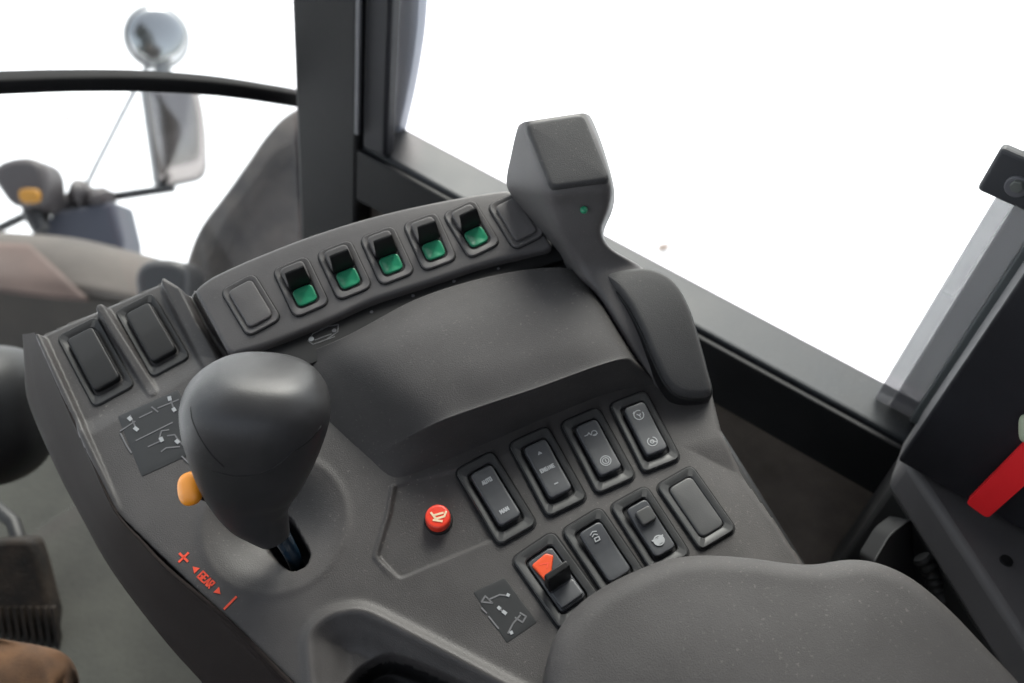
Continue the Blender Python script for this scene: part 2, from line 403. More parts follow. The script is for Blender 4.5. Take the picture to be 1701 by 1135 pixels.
n_ = len(po); F = [(a * n_ + i, a * n_ + (i + 1) % n_, (a + 1) * n_ + (i + 1) % n_, (a + 1) * n_ + i) for a in range(3) for i in range(n_)] + [(3 * n_ + i, 3 * n_ + (i + 1) % n_, 4 * n_) for i in range(n_)]
sub(tm, 'mirror_glass', V, F, mat('dull_mirror_glass', (.32, .295, .285), .22, metal=1.), root=mir, angle=80)
V, F = tube_vf([dep(x, y, T + .03) for x, y in ((268, 100), (272, 125), (280, 150))], .022, 14); sub(mir, 'joint', V, F, MHOUS, root=mir)
V, F = tube_vf([dep(x, y, T + .02) for x, y in ((246, 108), (200, 196), (160, 275), (133, 330))], .0065, 12); sub(mir, 'brace_rod', V, F, ROD, root=mir)
V, F = tube_vf(catmull([dep(x, y, T + .01) for x, y in ((-60, 405), (0, 379), (60, 352), (120, 340), (190, 327), (290, 312))], 5), .012, 14); sub(mir, 'arm', V, F, ARM, root=mir)
V, F = tube_vf(catmull([dep(x, y, T - .02) for x, y in ((62, 375), (75, 350), (110, 335), (140, 322), (165, 330), (160, 360))], 5), [.03 + .012 * math.sin(i) for i in range(26)], 14); sub(mir, 'clamp', V, F, LAMPH, root=mir)
V, F = prism([dep(x, y, T - .05) for x, y in ((62, 388), (88, 352), (188, 333), (204, 400), (204, 440), (60, 430))], CF * .14)
sub(mir, 'bracket_plate', V, F, BLUEG, root=mir, bevel=.012)
T2 = 2.45
wl = thing('work_lamp', dep(40, 360, T2), 'grey work lamp with a yellow lens at the left edge, beyond the windscreen', 'work lamp')
body = catmull([(-16, 290), (0, 268), (40, 260), (68, 272), (76, 305), (70, 335), (45, 343), (18, 340), (0, 320)], 4, True)
V, F = prism([dep(x, y, T2) for x, y in body], CF * .12); sub(wl, 'housing', V, F, LAMPH, root=wl, bevel=.018)
V, F = prism([dep(x, y, T2 - .012) for x, y in catmull([(34, 315), (58, 314), (64, 324), (58, 335), (37, 336), (30, 326)], 4, True)], CF * .03); sub(wl, 'lens', V, F, mat('amber_lens', (.42, .20, .025), .35), root=wl, bevel=.004)
V, F = tube_vf([dep(x, y, T2 + .05) for x, y in ((48, 335), (55, 360), (70, 385))], .022, 12); sub(wl, 'stalk', V, F, ARM, root=wl)
# dusty bonnet panel with faded red band
hood = thing('bonnet', dep(100, 480, 2.2), 'dusty beige bonnet with a faded red band, beyond the windscreen at left', 'bonnet')
rows = [[dep(x, y, t) for x, y, t in r] for r in (
    [(-160, 378, 2.40), (0, 392, 2.38), (120, 402, 2.36), (232, 428, 2.34), (330, 455, 2.32)],
    [(-160, 384, 2.25), (0, 402, 2.22), (120, 415, 2.20), (232, 442, 2.18), (330, 470, 2.16)],
    [(-160, 450, 2.16), (0, 460, 2.14), (120, 470, 2.12), (232, 490, 2.10), (330, 510, 2.08)],
    [(-160, 560, 2.14), (0, 570, 2.12), (120, 580, 2.10), (232, 600, 2.08), (330, 640, 2.06)],
    [(-160, 900, 2.12), (0, 900, 2.10), (120, 900, 2.08), (232, 900, 2.06), (330, 900, 2.04)])]
V, F = patch_vf(rows[:3] + [[p + (q - p) * .12 for p, q in zip(rows[2], rows[3])]], 6, 6); hs = sub(hood, 'panel', V, F, MUD, root=hood, angle=180)
V, F = patch_vf([[p + (q - p) * .10 - CF * -.01 for p, q in zip(rows[2], rows[3])], [q + CF * .06 for q in rows[3]], [q + CF * .1 for q in rows[4]]], 6, 6); lp_ = sub(hood, 'side_panel', V, F, mat('dark_brown_paint', (.030, .025, .021), .8, mottle=.3, mscale=6), root=hood, angle=180)  # lower side of the bonnet, a darker brown than the panel above
sd = lp_.modifiers.new('t', 'SOLIDIFY'); sd.thickness = .015; sd.offset = 0
sd = hs.modifiers.new('t', 'SOLIDIFY'); sd.thickness = .02; sd.offset = 0
rows = [[dep(x, y, t) for x, y, t in r] for r in (
    [(-100, 396, 2.185), (-20, 405, 2.180), (50, 408, 2.175)],
    [(-100, 440, 2.11), (20, 455, 2.11), (110, 462, 2.10)],
    [(-100, 470, 2.09), (60, 492, 2.085), (150, 500, 2.08)])]
V, F = patch_vf(rows, 6, 6); hb_ = sub(hs, 'painted_band', V, F, MUDR, root=hood, angle=180)
sd = hb_.modifiers.new('t', 'SOLIDIFY'); sd.thickness = .012; sd.offset = 0
# ------------------------------------------------------------------ front tyre
ty = thing('front_tyre', dep(420, 400, 1.9), 'large muddy grey tyre rising behind the corner pillar outside', 'tyre')
c = dep(640, 560, 2.0)
ax = CF * .8 + CR * .5; ax /= np.linalg.norm(ax); x = np.cross(ax, CU); x /= np.linalg.norm(x); y = np.cross(ax, x)
outl = [(290, 560), (312, 450), (336, 385), (372, 335), (392, 308), (420, 268), (450, 225), (485, 190), (540, 165), (600, 180), (620, 260), (630, 470), (600, 620), (430, 640)]
ol = catmull([planed(px, py, dep(420, 320, 1.9), CF) for px, py in outl], 6, True)
cen = ol.mean(0); n_ = len(ol); V, F = [], []
prof = [(.97, .14), (1.0, .08), (1.0, 0), (.955, -.035), (.85, -.055), (.6, -.06), (.45, -.03)]
for k, z in prof:
    for i, p in enumerate(ol):
        lug = .018 if (i // 2) % 2 and k > .99 else 0.
        V.append(cen + (p - cen) * (k - lug) + CF * z)
for a in range(len(prof) - 1):
    for i in range(n_): j = (i + 1) % n_; F.append((a * n_ + i, a * n_ + j, (a + 1) * n_ + j, (a + 1) * n_ + i))
F.append(tuple(range(n_))); F.append(tuple((len(prof) - 1) * n_ + i for i in range(n_)))
sub(ty, 'tyre_carcass', V, F, TYRE, root=ty, angle=50)
# black breather cap at the base of the pillar
bc = dep(262, 470, 1.7)
cap = catmull([(222, 470), (232, 440), (262, 430), (300, 436), (312, 462), (300, 520), (240, 520)], 4, True)
V, F = prism([dep(x, y, 1.7) for x, y in cap], CF * .10)
o = fixn(link('rubber_bumper', [np.array(v) - bc for v in V], F, ARM, bevel=.02)); o.location = bc
tag(o, 'small round black rubber bumper on the bonnet behind the console end', 'bumper')

# ------------------------------------------------------------------ inside: left side, floor
# black steering column housing entering from the left edge
col = thing('steering_column', dep(-40, 680, .95), 'black rounded steering column housing at the left edge', 'steering column')
def blob(c, rx, ry, rz, ex=2.5, tilt=None, nu=40, nv=24):
    V, F = [], []
    for i in range(nv + 1):
        p = -math.pi / 2 + math.pi * i / nv
        for j in range(nu):
            a = 2 * math.pi * j / nu; sg = lambda v: math.copysign(abs(v) ** (2 / ex), v)
            V.append(c + rx * sg(math.cos(p)) * sg(math.cos(a)) + ry * sg(math.cos(p)) * sg(math.sin(a)) + rz * sg(math.sin(p)))
    for i in range(nv):
        for j in range(nu): k = (j + 1) % nu; F.append((i * nu + j, i * nu + k, (i + 1) * nu + k, (i + 1) * nu + j))
    return V, F
s9 = .95 / FPX
V, F = blob(dep(-30, 692, .95), CR * 108 * s9 + CU * 6 * s9, CU * 118 * s9, CF * .07, 2.6); sub(col, 'housing', V, F, BLACK, root=col)
# ribbed foot pedal
T3 = 1.10
ped = thing('foot_pedal', at(40, 1000, 2, FZ + .02), 'worn black foot pedal with a ribbed sole on the cab floor', 'pedal')
po = roundpoly([(-40, 905), (10, 895), (52, 897), (66, 940), (78, 990), (102, 1080), (105, 1110), (-40, 1120)], 14)
V, F = prism([dep(x, y, T3 - .03) for x, y in po], CF * .03); sub(ped, 'pedal_plate', V, F, LEATH, root=ped, bevel=.006)
V, F = [], []
for i in range(9):
    x0 = -18 + i * 12.5
    q = [dep(x0, 1010, T3 - .037), dep(x0 + 6, 1010, T3 - .037), dep(x0 + 18, 1085, T3 - .037), dep(x0 + 12, 1085, T3 - .037)]
    v2, f2 = prism(q, CF * .010); b = len(V); V += v2; F += [tuple(b + k for k in f) for f in f2]
sub(ped, 'tread_ribs', V, F, LEATH, root=ped, smooth=False)
V, F = tube_vf([dep(-10, 840, T3 + .02), dep(22, 868, T3), dep(34, 905, T3 - .01)], .008, 10); sub(ped, 'pedal_arm', V, F, BLACK, root=ped)
# operator's knee in brown work trousers
T4 = .78
rows = []
kn = [(-220, 1010), (-90, 1045), (0, 1062), (60, 1072), (105, 1085), (126, 1110), (134, 1150), (140, 1220)]
for k, (sx, tt, dy) in enumerate(((0, .12, 26), (0, .02, 0), (-6, -.012, 12), (-16, -.03, 60), (-20, -.035, 140), (-20, -.03, 260))):
    r = []
    for i, (x, y) in enumerate(kn):
        yy = y + dy * (1 if i < 5 else .35); xx = x - (0 if i < 4 else (k - 1) * 10 if k > 0 else 0)
        w = .007 * math.sin(i * 1.9 + k * 1.3) + .006 * math.sin(i * 3.1 - k * 2.2)
        r.append(dep(xx, yy, T4 + tt + w + (.02 * max(i - 4, 0) if k < 3 else 0)))
    rows.append(r)
V, F = patch_vf(rows, 8, 8)
pc = dep(0, 1140, T4)
knee = fixn(link('person', [np.array(v) - pc for v in V], F, CLOTH, angle=180)); knee.location = pc
sd = knee.modifiers.new('t', 'SOLIDIFY'); sd.thickness = .008; sd.offset = -1
tag(knee, 'knee of a seated person in creased brown canvas work trousers', 'person')

# ------------------------------------------------------------------ right side: black box with red lever
X1 = .545
blk = thing('side_cabinet', (X1, -.1, FZ), 'black plastic side cabinet with an upright panel, at the right edge', 'cabinet')
e1b = at(1529, 788, 0, X1); zl = e1b[2]
pz = [at(1500, 752, 0, X1), at(1706, 448, 0, X1)]
yE = pz[0][1]
V, F = box_vf((X1 + .03, yE - .20, (zl + 1.15) / 2), (.06, .40, 1.15 - zl)); sub(blk, 'upright_panel', V, F, DARKB, root=blk, bevel=.0025)
# lower body: its visible corner edge runs (1489,757)-(1377,920); ledge in front
lw = [at(1504, 763, 2, zl - .004), at(1565, 864, 2, zl - .004), at(1701, 1066, 2, zl - .004)]
xl = lw[1][0]
poly = [lw[0], lw[2] + (lw[2] - lw[0]) * .5, np.array([X1 + .06, lw[2][1] - .35, zl - .004]), np.array([X1 + .06, yE, zl - .004])]
LEDGE = mat('ledge_plastic', (.085, .082, .085), .5, bump=.4, bscale=1200, mottle=.1, mscale=12)
V, F = prism(poly, np.array([0, 0, -.035])); sub(blk, 'ledge', V, F, LEDGE, root=blk, bevel=.006)
V, F = prism([p + np.array([.004, -.003, -.036]) for p in poly], np.array([0, 0, -(zl - .04 - FZ)])); sub(blk, 'cabinet_body', V, F, BLACK, root=blk, bevel=.004)
sc = at(1671, 932, 2, zl - .004)
V, F = tube_vf([sc + np.array([0, 0, -.002]), sc + np.array([0, 0, .0012])], [.005, .0042], 18); sub(blk, 'screw', V, F, BLACK, root=blk)
# red lever: flat tapered bar rising to the right
rl = thing('red_lever', at(1640, 850, 2, zl + .002), 'bright red flat lever rising out of the black cabinet at the right edge', 'lever')
q = [(1604, 836), (1640, 862), (1780, 738), (1780, 650), (1696, 742)]
tt = [.672, .668, .60, .60, .635]
q3 = [dep(x, y, t) for (x, y), t in zip(q, tt)]
nn = np.cross(q3[1] - q3[0], q3[4] - q3[0]); nn /= np.linalg.norm(nn)
if nn @ CF < 0: nn = -nn
V, F = prism(list(roundpoly(q3, [.003, .004, .002, .002, .004])), nn * .006); sub(rl, 'handle', V, F, REDL, root=rl, bevel=.0022)
# a small pale-green knob cut by the right edge
V, F = blob(dep(1706, 712, .62), CR * .0045, CU * .009, CF * .004, 3.)
kb = dep(1706, 712, .62)
o = link('small_knob', [np.array(v) - kb for v in V], F, mat('pale_plastic', (.38, .42, .30), .5)); o.location = kb
tag(o, 'tiny pale green knob above the red lever at the right edge', 'knob')
# seat belt buckle shape low between cabinet and armrest
lt = thing('seat_buckle', dep(1510, 930, .72), 'black plastic buckle on a strap between armrest and cabinet', 'buckle')
po = roundpoly([(1450, 935), (1478, 888), (1512, 862), (1540, 880), (1556, 915), (1538, 945), (1545, 985), (1470, 985)], 10)
V, F = prism([dep(x, y, .70 + .0004 * (x - 1450)) for x, y in po], CF * .03); sub(lt, 'buckle_body', V, F, mat('buckle_plastic', (.012, .012, .013), .6), root=lt, bevel=.005)
V, F = tube_vf(catmull([dep(x, y, .705) for x, y in ((1530, 925), (1548, 955), (1560, 985), (1585, 1015), (1600, 1060), (1610, 1120))], 5), [.006 + .0012 * (i % 2) for i in range(26)], 10); sub(lt, 'strap', V, F, BLACK, root=lt)

# ------------------------------------------------------------------ the control console
con = empty('control_console'); con.matrix_world = Matrix([[A[0], B[0], N[0], O[0]], [A[1], B[1], N[1], O[1]], [A[2], B[2], N[2], O[2]], [0, 0, 0, 1]])
tag(con, 'dark grey armrest control console covered in rocker switches, with a bulbous lever', 'control console')
def sdf(poly, G):
    p = np.array(poly); q = np.roll(p, -1, 0); D = np.full(len(G), 1e9); ins = np.zeros(len(G), bool)
    for a, b in zip(p, q):
        e = b - a; w = G - a; t = np.clip(w @ e / (e @ e), 0, 1); D = np.minimum(D, np.linalg.norm(w - t[:, None] * e, axis=1))
        c = (a[1] > G[:, 1]) != (b[1] > G[:, 1])
        with np.errstate(divide='ignore', invalid='ignore'):
            xi = a[0] + (G[:, 1] - a[1]) * (b[0] - a[0]) / (b[1] - a[1])
        ins ^= c & (G[:, 0] < xi)
    return np.where(ins, D, -D)
def segd(pts, G):
    D = np.full(len(G), 1e9); S = np.zeros(len(G)); L = 0; tot = sum(np.linalg.norm(pts[i + 1] - pts[i]) for i in range(len(pts) - 1))
    for a, b in zip(pts[:-1], pts[1:]):
        e = b - a; l = np.linalg.norm(e); w = G - a; t = np.clip(w @ e / (e @ e), 0, 1); d = np.linalg.norm(w - t[:, None] * e, axis=1)
        m = d < D; D = np.where(m, d, D); S = np.where(m, (L + t * l) / tot, S); L += l
    return D, S
def sm(x, a, b): t = np.clip((x - a) / (b - a), 0, 1); return t * t * (3 - 2 * t)
OUT = [(58, 556), (110, 531), (165, 508), (218, 485), (270, 462), (302, 482), (420, 470), (700, 440), (940, 420), (1060, 440), (1130, 560),
       (1184, 652), (1200, 715), (1240, 790), (1300, 872), (1352, 952), (1420, 1060), (1520, 1240), (900, 1420), (700, 1330), (520, 1168), (420, 1072), (300, 955), (190, 850), (150, 765), (104, 665)]
outp = UV(OUT)
outp = np.vstack([outp])
mn, mx = outp.min(0) - .02, outp.max(0) + .02
STEP = .0008
us = np.arange(mn[0], mx[0], STEP); vs_ = np.arange(mn[1], mx[1], STEP)
GU, GV = np.meshgrid(us, vs_); G = np.stack([GU.ravel(), GV.ravel()], 1)
d = sdf(outp, G)
H = np.zeros(len(G))
# rounded edge and falling sides (left side flares out as the skirt)
leftline = UV([(58, 556), (104, 665), (150, 765), (190, 850), (300, 955), (420, 1072), (520, 1168), (700, 1330)])
dl, sl_ = segd(leftline, G)
isleft = (dl < np.abs(d) + .002)
flare = np.where(isleft, .0022, .004); depth = np.where(isleft, .03, .06)
od = np.clip(-d, 0, None)
H -= depth * np.clip(od / flare, 0, 1) ** .85
H -= np.where(isleft, .0006, .0022) * (1 - sm(d, 0, .0035)) * (d > -.0001)
H -= .0022 * (d <= -.0001)
# three tapering ribs and the two sunken wells between them
def rib(pxs, w, h0, h1, power=1.):
    global H
    D, S = segd(UV(pxs), G); hh = h0 + (h1 - h0) * S ** power
    H += hh * (1 - sm(D, w * .45, w)) * sm(d, -.001, .0015)
well = UV([(20, 560), (165, 470), (300, 425), (360, 600), (255, 665), (160, 720), (90, 740)])
H -= .0030 * sm(sdf(well, G), -.001, .014) * sm(d, -.002, .001)
rib([(66, 566), (112, 668), (154, 760), (192, 846)], .0042, .0085, .0004)
rib([(172, 519), (212, 584), (252, 650)], .0046, .0100, .001)
rib([(285, 475), (318, 540), (352, 604)], .0080, .0110, .003)
# groove between well block and button bank
D, S = segd(UV([(304, 470), (340, 540), (382, 600)]), G); H -= .006 * (1 - sm(D, .001, .0042))
# bowl around the lever and its slot
bc_ = UV([(456, 868)])[0]; R0 = .0425
rr = np.hypot((G[:, 0] - bc_[0]), (G[:, 1] - bc_[1]) * 1.0)
H -= .016 * (1 - sm(rr, .006, R0)) ** 1.1
H += .0006 * np.exp(-((rr - R0) / .003) ** 2)
slot = UV([(424, 880), (474, 846), (519, 925), (512, 948), (488, 955), (452, 925)], -.011)
slotr = roundpoly(slot, .008)
sdn = sdf(slotr, G); H -= .03 * sm(sdn, -.0006, .0012)
# label recess round the red button
rec = roundpoly(UV([(655, 808), (768, 778), (826, 894), (664, 962), (626, 925), (644, 862)]), .003)
dr = sdf(rec, G); H -= .0012 * sm(dr, -.0005, .0012)
D, S = segd(UV([(653, 812), (646, 852), (634, 892), (624, 925), (640, 945), (656, 962)]), G)
H += .0026 * (1 - sm(D, .0006, .0026)) * (1 - S) ** .8
# soft step where the right part of the deck turns lighter, and below the button bank
D = sdf(UV([(1130, 740), (1400, 660), (1500, 1100), (1300, 1100)]), G); H -= .004 * sm(D, 0, .03)
# notch with a rounded lip at the front
notch = roundpoly(UV([(512, 1052), (545, 1022), (600, 1012), (645, 1034), (760, 1094), (900, 1170), (900, 1420), (620, 1420), (520, 1150)], 0), .010)
dn = sdf(notch, G)
H += .0035 * np.exp(-((dn - .000) / .004) ** 2) * sm(d, 0, .004)
H -= .013 * sm(dn, 0.002, .022) * sm(d, .001, .006)
notch2 = roundpoly(UV([(560, 1150), (592, 1104), (640, 1082), (690, 1098), (800, 1150), (900, 1210), (900, 1400), (650, 1400)], -.01), .008)
dn2 = sdf(notch2, G); H -= .03 * sm(dn2, 0, .006) * sm(d, .001, .006)
keep = d > -flare - STEP
dd = (d + .0006).reshape(len(vs_), len(us)); gy, gx_ = np.gradient(dd, STEP); gl = np.hypot(gx_, gy) + 1e-9
snap = (np.abs(dd) < STEP * .62).ravel()
G[snap, 0] -= (dd * gx_ / gl).ravel()[snap]; G[snap, 1] -= (dd * gy / gl).ravel()[snap]
d2 = np.where(snap, -.0006, d)
idx = -np.ones(len(G), int); idx[keep] = np.arange(keep.sum())
nU, nV = len(us), len(vs_)
ii = np.arange(nU * nV).reshape(nV, nU)
q = np.stack([ii[:-1, :-1], ii[:-1, 1:], ii[1:, 1:], ii[1:, :-1]], -1).reshape(-1, 4)
q = q[keep[q].all(1)]
def field_mesh(name, quads, m, parent):
    u, inv = np.unique(quads.ravel(), return_inverse=True)
    co = np.stack([G[u, 0], G[u, 1], H[u]], 1)
    me = bpy.data.meshes.new(name); nq = len(quads)
    me.vertices.add(len(u)); me.vertices.foreach_set('co', co.ravel())
    me.loops.add(nq * 4); me.loops.foreach_set('vertex_index', inv.astype(np.int32).ravel())
    me.polygons.add(nq); me.polygons.foreach_set('loop_start', np.arange(0, nq * 4, 4, dtype=np.int32))
    me.update(calc_edges=True); me.validate()
    return link_me(name, me, m, parent, angle=180)
cq = q[:, 0]
skirt = np.zeros(len(cq), bool)
insl = sdn[cq] > .0008
rc2 = dn2[cq] > .003
field_mesh('deck', q[~skirt & ~insl & ~rc2], PLAST, con)
SKI = [(58, 552), (82, 610), (108, 668), (150, 760), (190, 848), (235, 900), (281, 948), (375, 1029), (478, 1132), (560, 1212), (660, 1310)]
SKO = [(38, 556), (41, 610), (47, 668), (92, 775), (135, 858), (175, 930), (219, 993), (281, 1071), (345, 1142), (410, 1220), (490, 1330)]
def mixp(a, b, t): return (a[0] + (b[0] - a[0]) * t, a[1] + (b[1] - a[1]) * t)
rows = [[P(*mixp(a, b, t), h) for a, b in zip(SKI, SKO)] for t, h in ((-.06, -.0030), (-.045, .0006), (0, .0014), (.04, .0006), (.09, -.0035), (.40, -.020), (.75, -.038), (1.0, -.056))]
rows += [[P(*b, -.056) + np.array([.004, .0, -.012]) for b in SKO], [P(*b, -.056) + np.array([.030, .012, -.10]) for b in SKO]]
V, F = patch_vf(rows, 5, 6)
sk = fixn(link('side_skirt', V, F, PLAST_W, con, angle=180)); sk['label'] = 'dark brown grey side skirt below the deck edge, shade in its colour'
field_mesh('lever_slot', q[insl], GAP, con)
field_mesh('front_recess', q[rc2], BLACK, con)
# hidden pedestal that carries the deck
V, F = box_vf((.03, -.03, -.20), (.20, .16, .26)); link('pedestal', V, F, BLACK, con, smooth=False, bevel=.01)

def pw(rows): return [[P(x, y, h) for x, y, h in r] for r in rows]
# hump
cols = [
 [(455, 600, -.004), (450, 606, -.002), (492, 655, -.002), (552, 714, -.002), (610, 768, -.002), (650, 815, -.002)],
 [(516, 596, -.002), (514, 584, .008), (556, 630, .014), (612, 686, .016), (655, 740, .012), (676, 800, -.002)],
 [(586, 574, -.002), (580, 556, .018), (616, 590, .029), (672, 646, .033), (724, 704, .032), (742, 768, -.002)],
 [(696, 522, -.002), (692, 497, .020), (724, 545, .034), (764, 612, .038), (800, 676, .036), (822, 734, -.002)],
 [(801, 488, -.002), (798, 463, .021), (830, 515, .036), (864, 585, .040), (893, 645, .038), (914, 694, -.002)],
 [(896, 466, -.002), (894, 446, .021), (928, 495, .036), (962, 558, .040), (992, 609, .038), (1014, 655, -.002)],
 [(950, 456, -.002), (950, 448, .019), (986, 495, .029), (1014, 548, .032), (1042, 596, .031), (1086, 642, -.002)],
 [(985, 475, -.002), (981, 468, .006), (1010, 518, .012), (1036, 562, .014), (1060, 602, .013), (1100, 641, -.002)]]
def crisp(c):
    c = [np.array(p, float) for p in c]; L = lambda a, b, t: a + (b - a) * t
    return [tuple(p) for p in (c[0], L(c[0], c[1], .7), c[1], L(c[1], c[2], .2), c[2], c[3], L(c[3], c[4], .86), c[4], L(c[4], c[5], .16), L(c[4], c[5], .8), c[5])]
cols = [crisp(c) for c in cols]
V, F = patch_vf(pw(cols), 10, 8)
hump = fixn(link('palm_hood', V, F, SOFT, con, angle=180))
# black strip between bank and hood
pts = roundpoly(UV([(430, 585), (540, 530), (620, 500), (720, 462), (830, 434), (930, 415), (945, 432), (880, 446), (760, 486), (650, 530), (600, 560), (560, 590), (500, 612), (430, 625)], .009), .003)
pillow('gap_strip', pts, -.001, .0100, .0005, BLACK, con)
# button bank plate, tilted: its far edge stands higher
bank_px = [(322, 482), (345, 462), (399, 436), (498, 396), (587, 367), (660, 348), (720, 335), (790, 322), (845, 314), (866, 326), (918, 408), (911, 413), (800, 438), (720, 466), (614, 499), (558, 527), (495, 553), (441, 574), (380, 590)]
HB = .016
bo = resample(roundpoly(UV(bank_px, HB + .006), [.003] + [.02] * 7 + [.006, .006, .005] + [.02] * 7 + [.005], 4), 220)
# tilt: height rises with distance from the lower edge line
la, lb = UV([(410, 590)], HB)[0], UV([(918, 416)], HB)[0]; le = (lb - la) / np.linalg.norm(lb - la); ln = np.array([-le[1], le[0]])
TILT = .14
def hb(p): return max(float((np.array(p) - la) @ ln), 0) * TILT
for _ in range(2):
    px_ = resample(roundpoly(bank_px, [8] + [60] * 7 + [18, 18, 14] + [60] * 7 + [14], 4), 220)
    if _ == 0: bo = UV(px_, HB)
    hh_ = np.array([HB + hb(p) for p in bo]); bo = np.array([P(x, y, h)[:2] for (x, y), h in zip(px_, hh_)])
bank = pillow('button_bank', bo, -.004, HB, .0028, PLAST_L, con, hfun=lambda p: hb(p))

# ------------------------------------------------------------------ rocker switches
BW, BL = .0254, .0510
def rrect(w, l, r, n=6): return roundpoly([(-w / 2, -l / 2), (w / 2, -l / 2), (w / 2, l / 2), (-w / 2, l / 2)], r, n)
def ring_vf(wo, lo, ro, wi, li, ri, h0, h1, bev):
    o, i_ = ccw(rrect(wo, lo, ro, 8)), ccw(rrect(wi, li, ri, 8)); n = len(o)
    R = [(o, h0), (o, h1 - bev), (inset(o, bev), h1), (inset(i_, -bev), h1 - .0002), (i_, h1 - bev * 1.2), (i_, h0)]
    V = [(p[0], p[1], h) for r, h in R for p in r]; F = [(a * n + k, a * n + (k + 1) % n, (a + 1) * n + (k + 1) % n, (a + 1) * n + k) for a in range(5) for k in range(n)]
    return V, F
def merge(*vf):
    V, F = [], []
    for v, f in vf: b = len(V); V += list(v); F += [tuple(b + i for i in q) for q in f]
    return V, F
def mesh_of(name, V, F, m, angle=40):
    o = link(name, V, F, m, angle=angle); me = o.data; fixn(o); bpy.data.objects.remove(o); return me
def rocker_vf(w, l, hm, he, r=.003, wave=1.):
    """rocker paddle: outline w x l, concave along its length"""
    prof = lambda y: hm + (he - hm) * (abs(y) / (l / 2)) ** 1.5 * wave
    o = resample(rrect(w, l, r), 72)
    return pillow_vf(o, -.004, 0, .0011, 0, fill=7, hfun=lambda p: prof(p[1]))
ME = {}
ME['bezel'] = mesh_of('bezel', *ring_vf(BW, BL, .0045, .0172, .0396, .0038, -.002, .0030, .0007), BEZ)
ME['floor'] = mesh_of('well', *pillow_vf(resample(rrect(.0280, .0538, .0058), 60), -.002, .0004, .0002), GAP)
ME['rocker'] = mesh_of('rocker', *rocker_vf(.0144, .0350, .0060, .0068), ROCK)
ME['rocker_in'] = mesh_of('rocker', *rocker_vf(.0140, .0350, .0056, .0068), ROCK)
ME['blank'] = mesh_of('blank_cap', *pillow_vf(resample(rrect(.0165, .0390, .004), 72), -.001, .0036, .0014, .0003), BLANK)
def sw_frame(pos_uv, h, ang, sx, sy, tilt=0.):
    m = Matrix.Translation((pos_uv[0], pos_uv[1], h)) @ Matrix.Rotation(ang, 4, 'Z') @ Matrix.Rotation(tilt, 4, 'X')
    return m @ Matrix.Diagonal((sx, sy, min(sx, sy), 1))
def from_quad(q, h):   # TL TR BR BL pixels
    u = UV(q, h); c = u.mean(0); v = (u[0] + u[1] - u[2] - u[3]) / 2; x = (u[1] + u[2] - u[0] - u[3]) / 2
    L, W = np.linalg.norm(v), np.linalg.norm(x)
    ang = math.atan2(-v[0], v[1]); return c, ang, W, L
def put(name, me, parent, mw=None):
    o = bpy.data.objects.new(name, me); scn.collection.objects.link(o); o.parent = parent
    if mw is not None: o.matrix_local = mw
    return o
def switch(quad, h, label, tilt=0., bez='bezel', fixed=None):
    c, ang, W, L = from_quad(quad, h)
    sx, sy = (W / BW, L / BL) if fixed is None else fixed
    s = put('rocker_switch', ME[bez], con, sw_frame(c, h, ang, sx, sy, tilt))
    s['label'] = label; s['group'] = 'rocker switches on the console'
    put('switch_gap', ME['floor'], s)
    return s
Q = [[(754, 781), (819, 754), (893, 874), (828, 906)], [(842, 737), (911, 712), (974, 830), (911, 861)],
     [(928, 703), (995, 680), (1055, 795), (993, 822)], [(1011, 672), (1072, 652), (1130, 763), (1069, 788)],
     [(846, 924), (921, 890), (1003, 1004), (928, 1042)], [(930, 878), (999, 848), (1076, 962), (1007, 996)],
     [(1010, 837), (1075, 813), (1148, 925), (1083, 953)], [(1087, 804), (1150, 779), (1224, 883), (1161, 914)]]
LAB = ['rocker switch with two short white words, first of the upper row', 'rocker switch with white arrow marks around a word',
       'rocker switch with a wavy symbol above a ringed one', 'rocker switch with two ring symbols, last of the upper row',
       'rocker switch with an orange end and a raised black tab', 'rocker switch with a small white figure, half under the armrest',
       'rocker switch with a thumb latch and a white round symbol', 'blank switch cover beside the deck edge']
def symbol(parent, polys, m=WHT, z=.0056, w=.0005, name='symbol', zf=None):
    """polys in switch-local metres; thin raised print"""
    V, F = [], []
    for pl in polys:
        closed = pl[0] == 'c'; pts = np.array(pl[1:] if isinstance(pl[0], str) else pl, float)
        if closed: pts = np.vstack([pts, pts[:1]])
        for a, b in zip(pts[:-1], pts[1:]):
            e = b - a; l = np.linalg.norm(e)
            if l < 1e-9: continue
            e /= l; nn_ = np.array([-e[1], e[0]]) * w / 2; a2, b2 = a - e * w * .3, b + e * w * .3
            zz = (lambda p: z) if zf is None else zf
            k = len(V); q4 = [a2 + nn_, b2 + nn_, b2 - nn_, a2 - nn_]
            V += [(p[0], p[1], zz(p)) for p in q4] + [(p[0], p[1], zz(p) - .0006) for p in q4]
            F += [(k, k + 1, k + 2, k + 3)] + [(k + i, k + 4 + i, k + 4 + (i + 1) % 4, k + (i + 1) % 4) for i in range(4)]
    return fixn(link(name, V, F, m, parent, smooth=False))
def circ(cx, cy, r, n=18, a0=0, a1=2 * math.pi): return [(cx + r * math.cos(a0 + (a1 - a0) * i / n), cy + r * math.sin(a0 + (a1 - a0) * i / n)) for i in range(n + 1)]
rz = lambda p: .0060 + .0008 * (abs(p[1]) / .01725) ** 1.5 + .00030
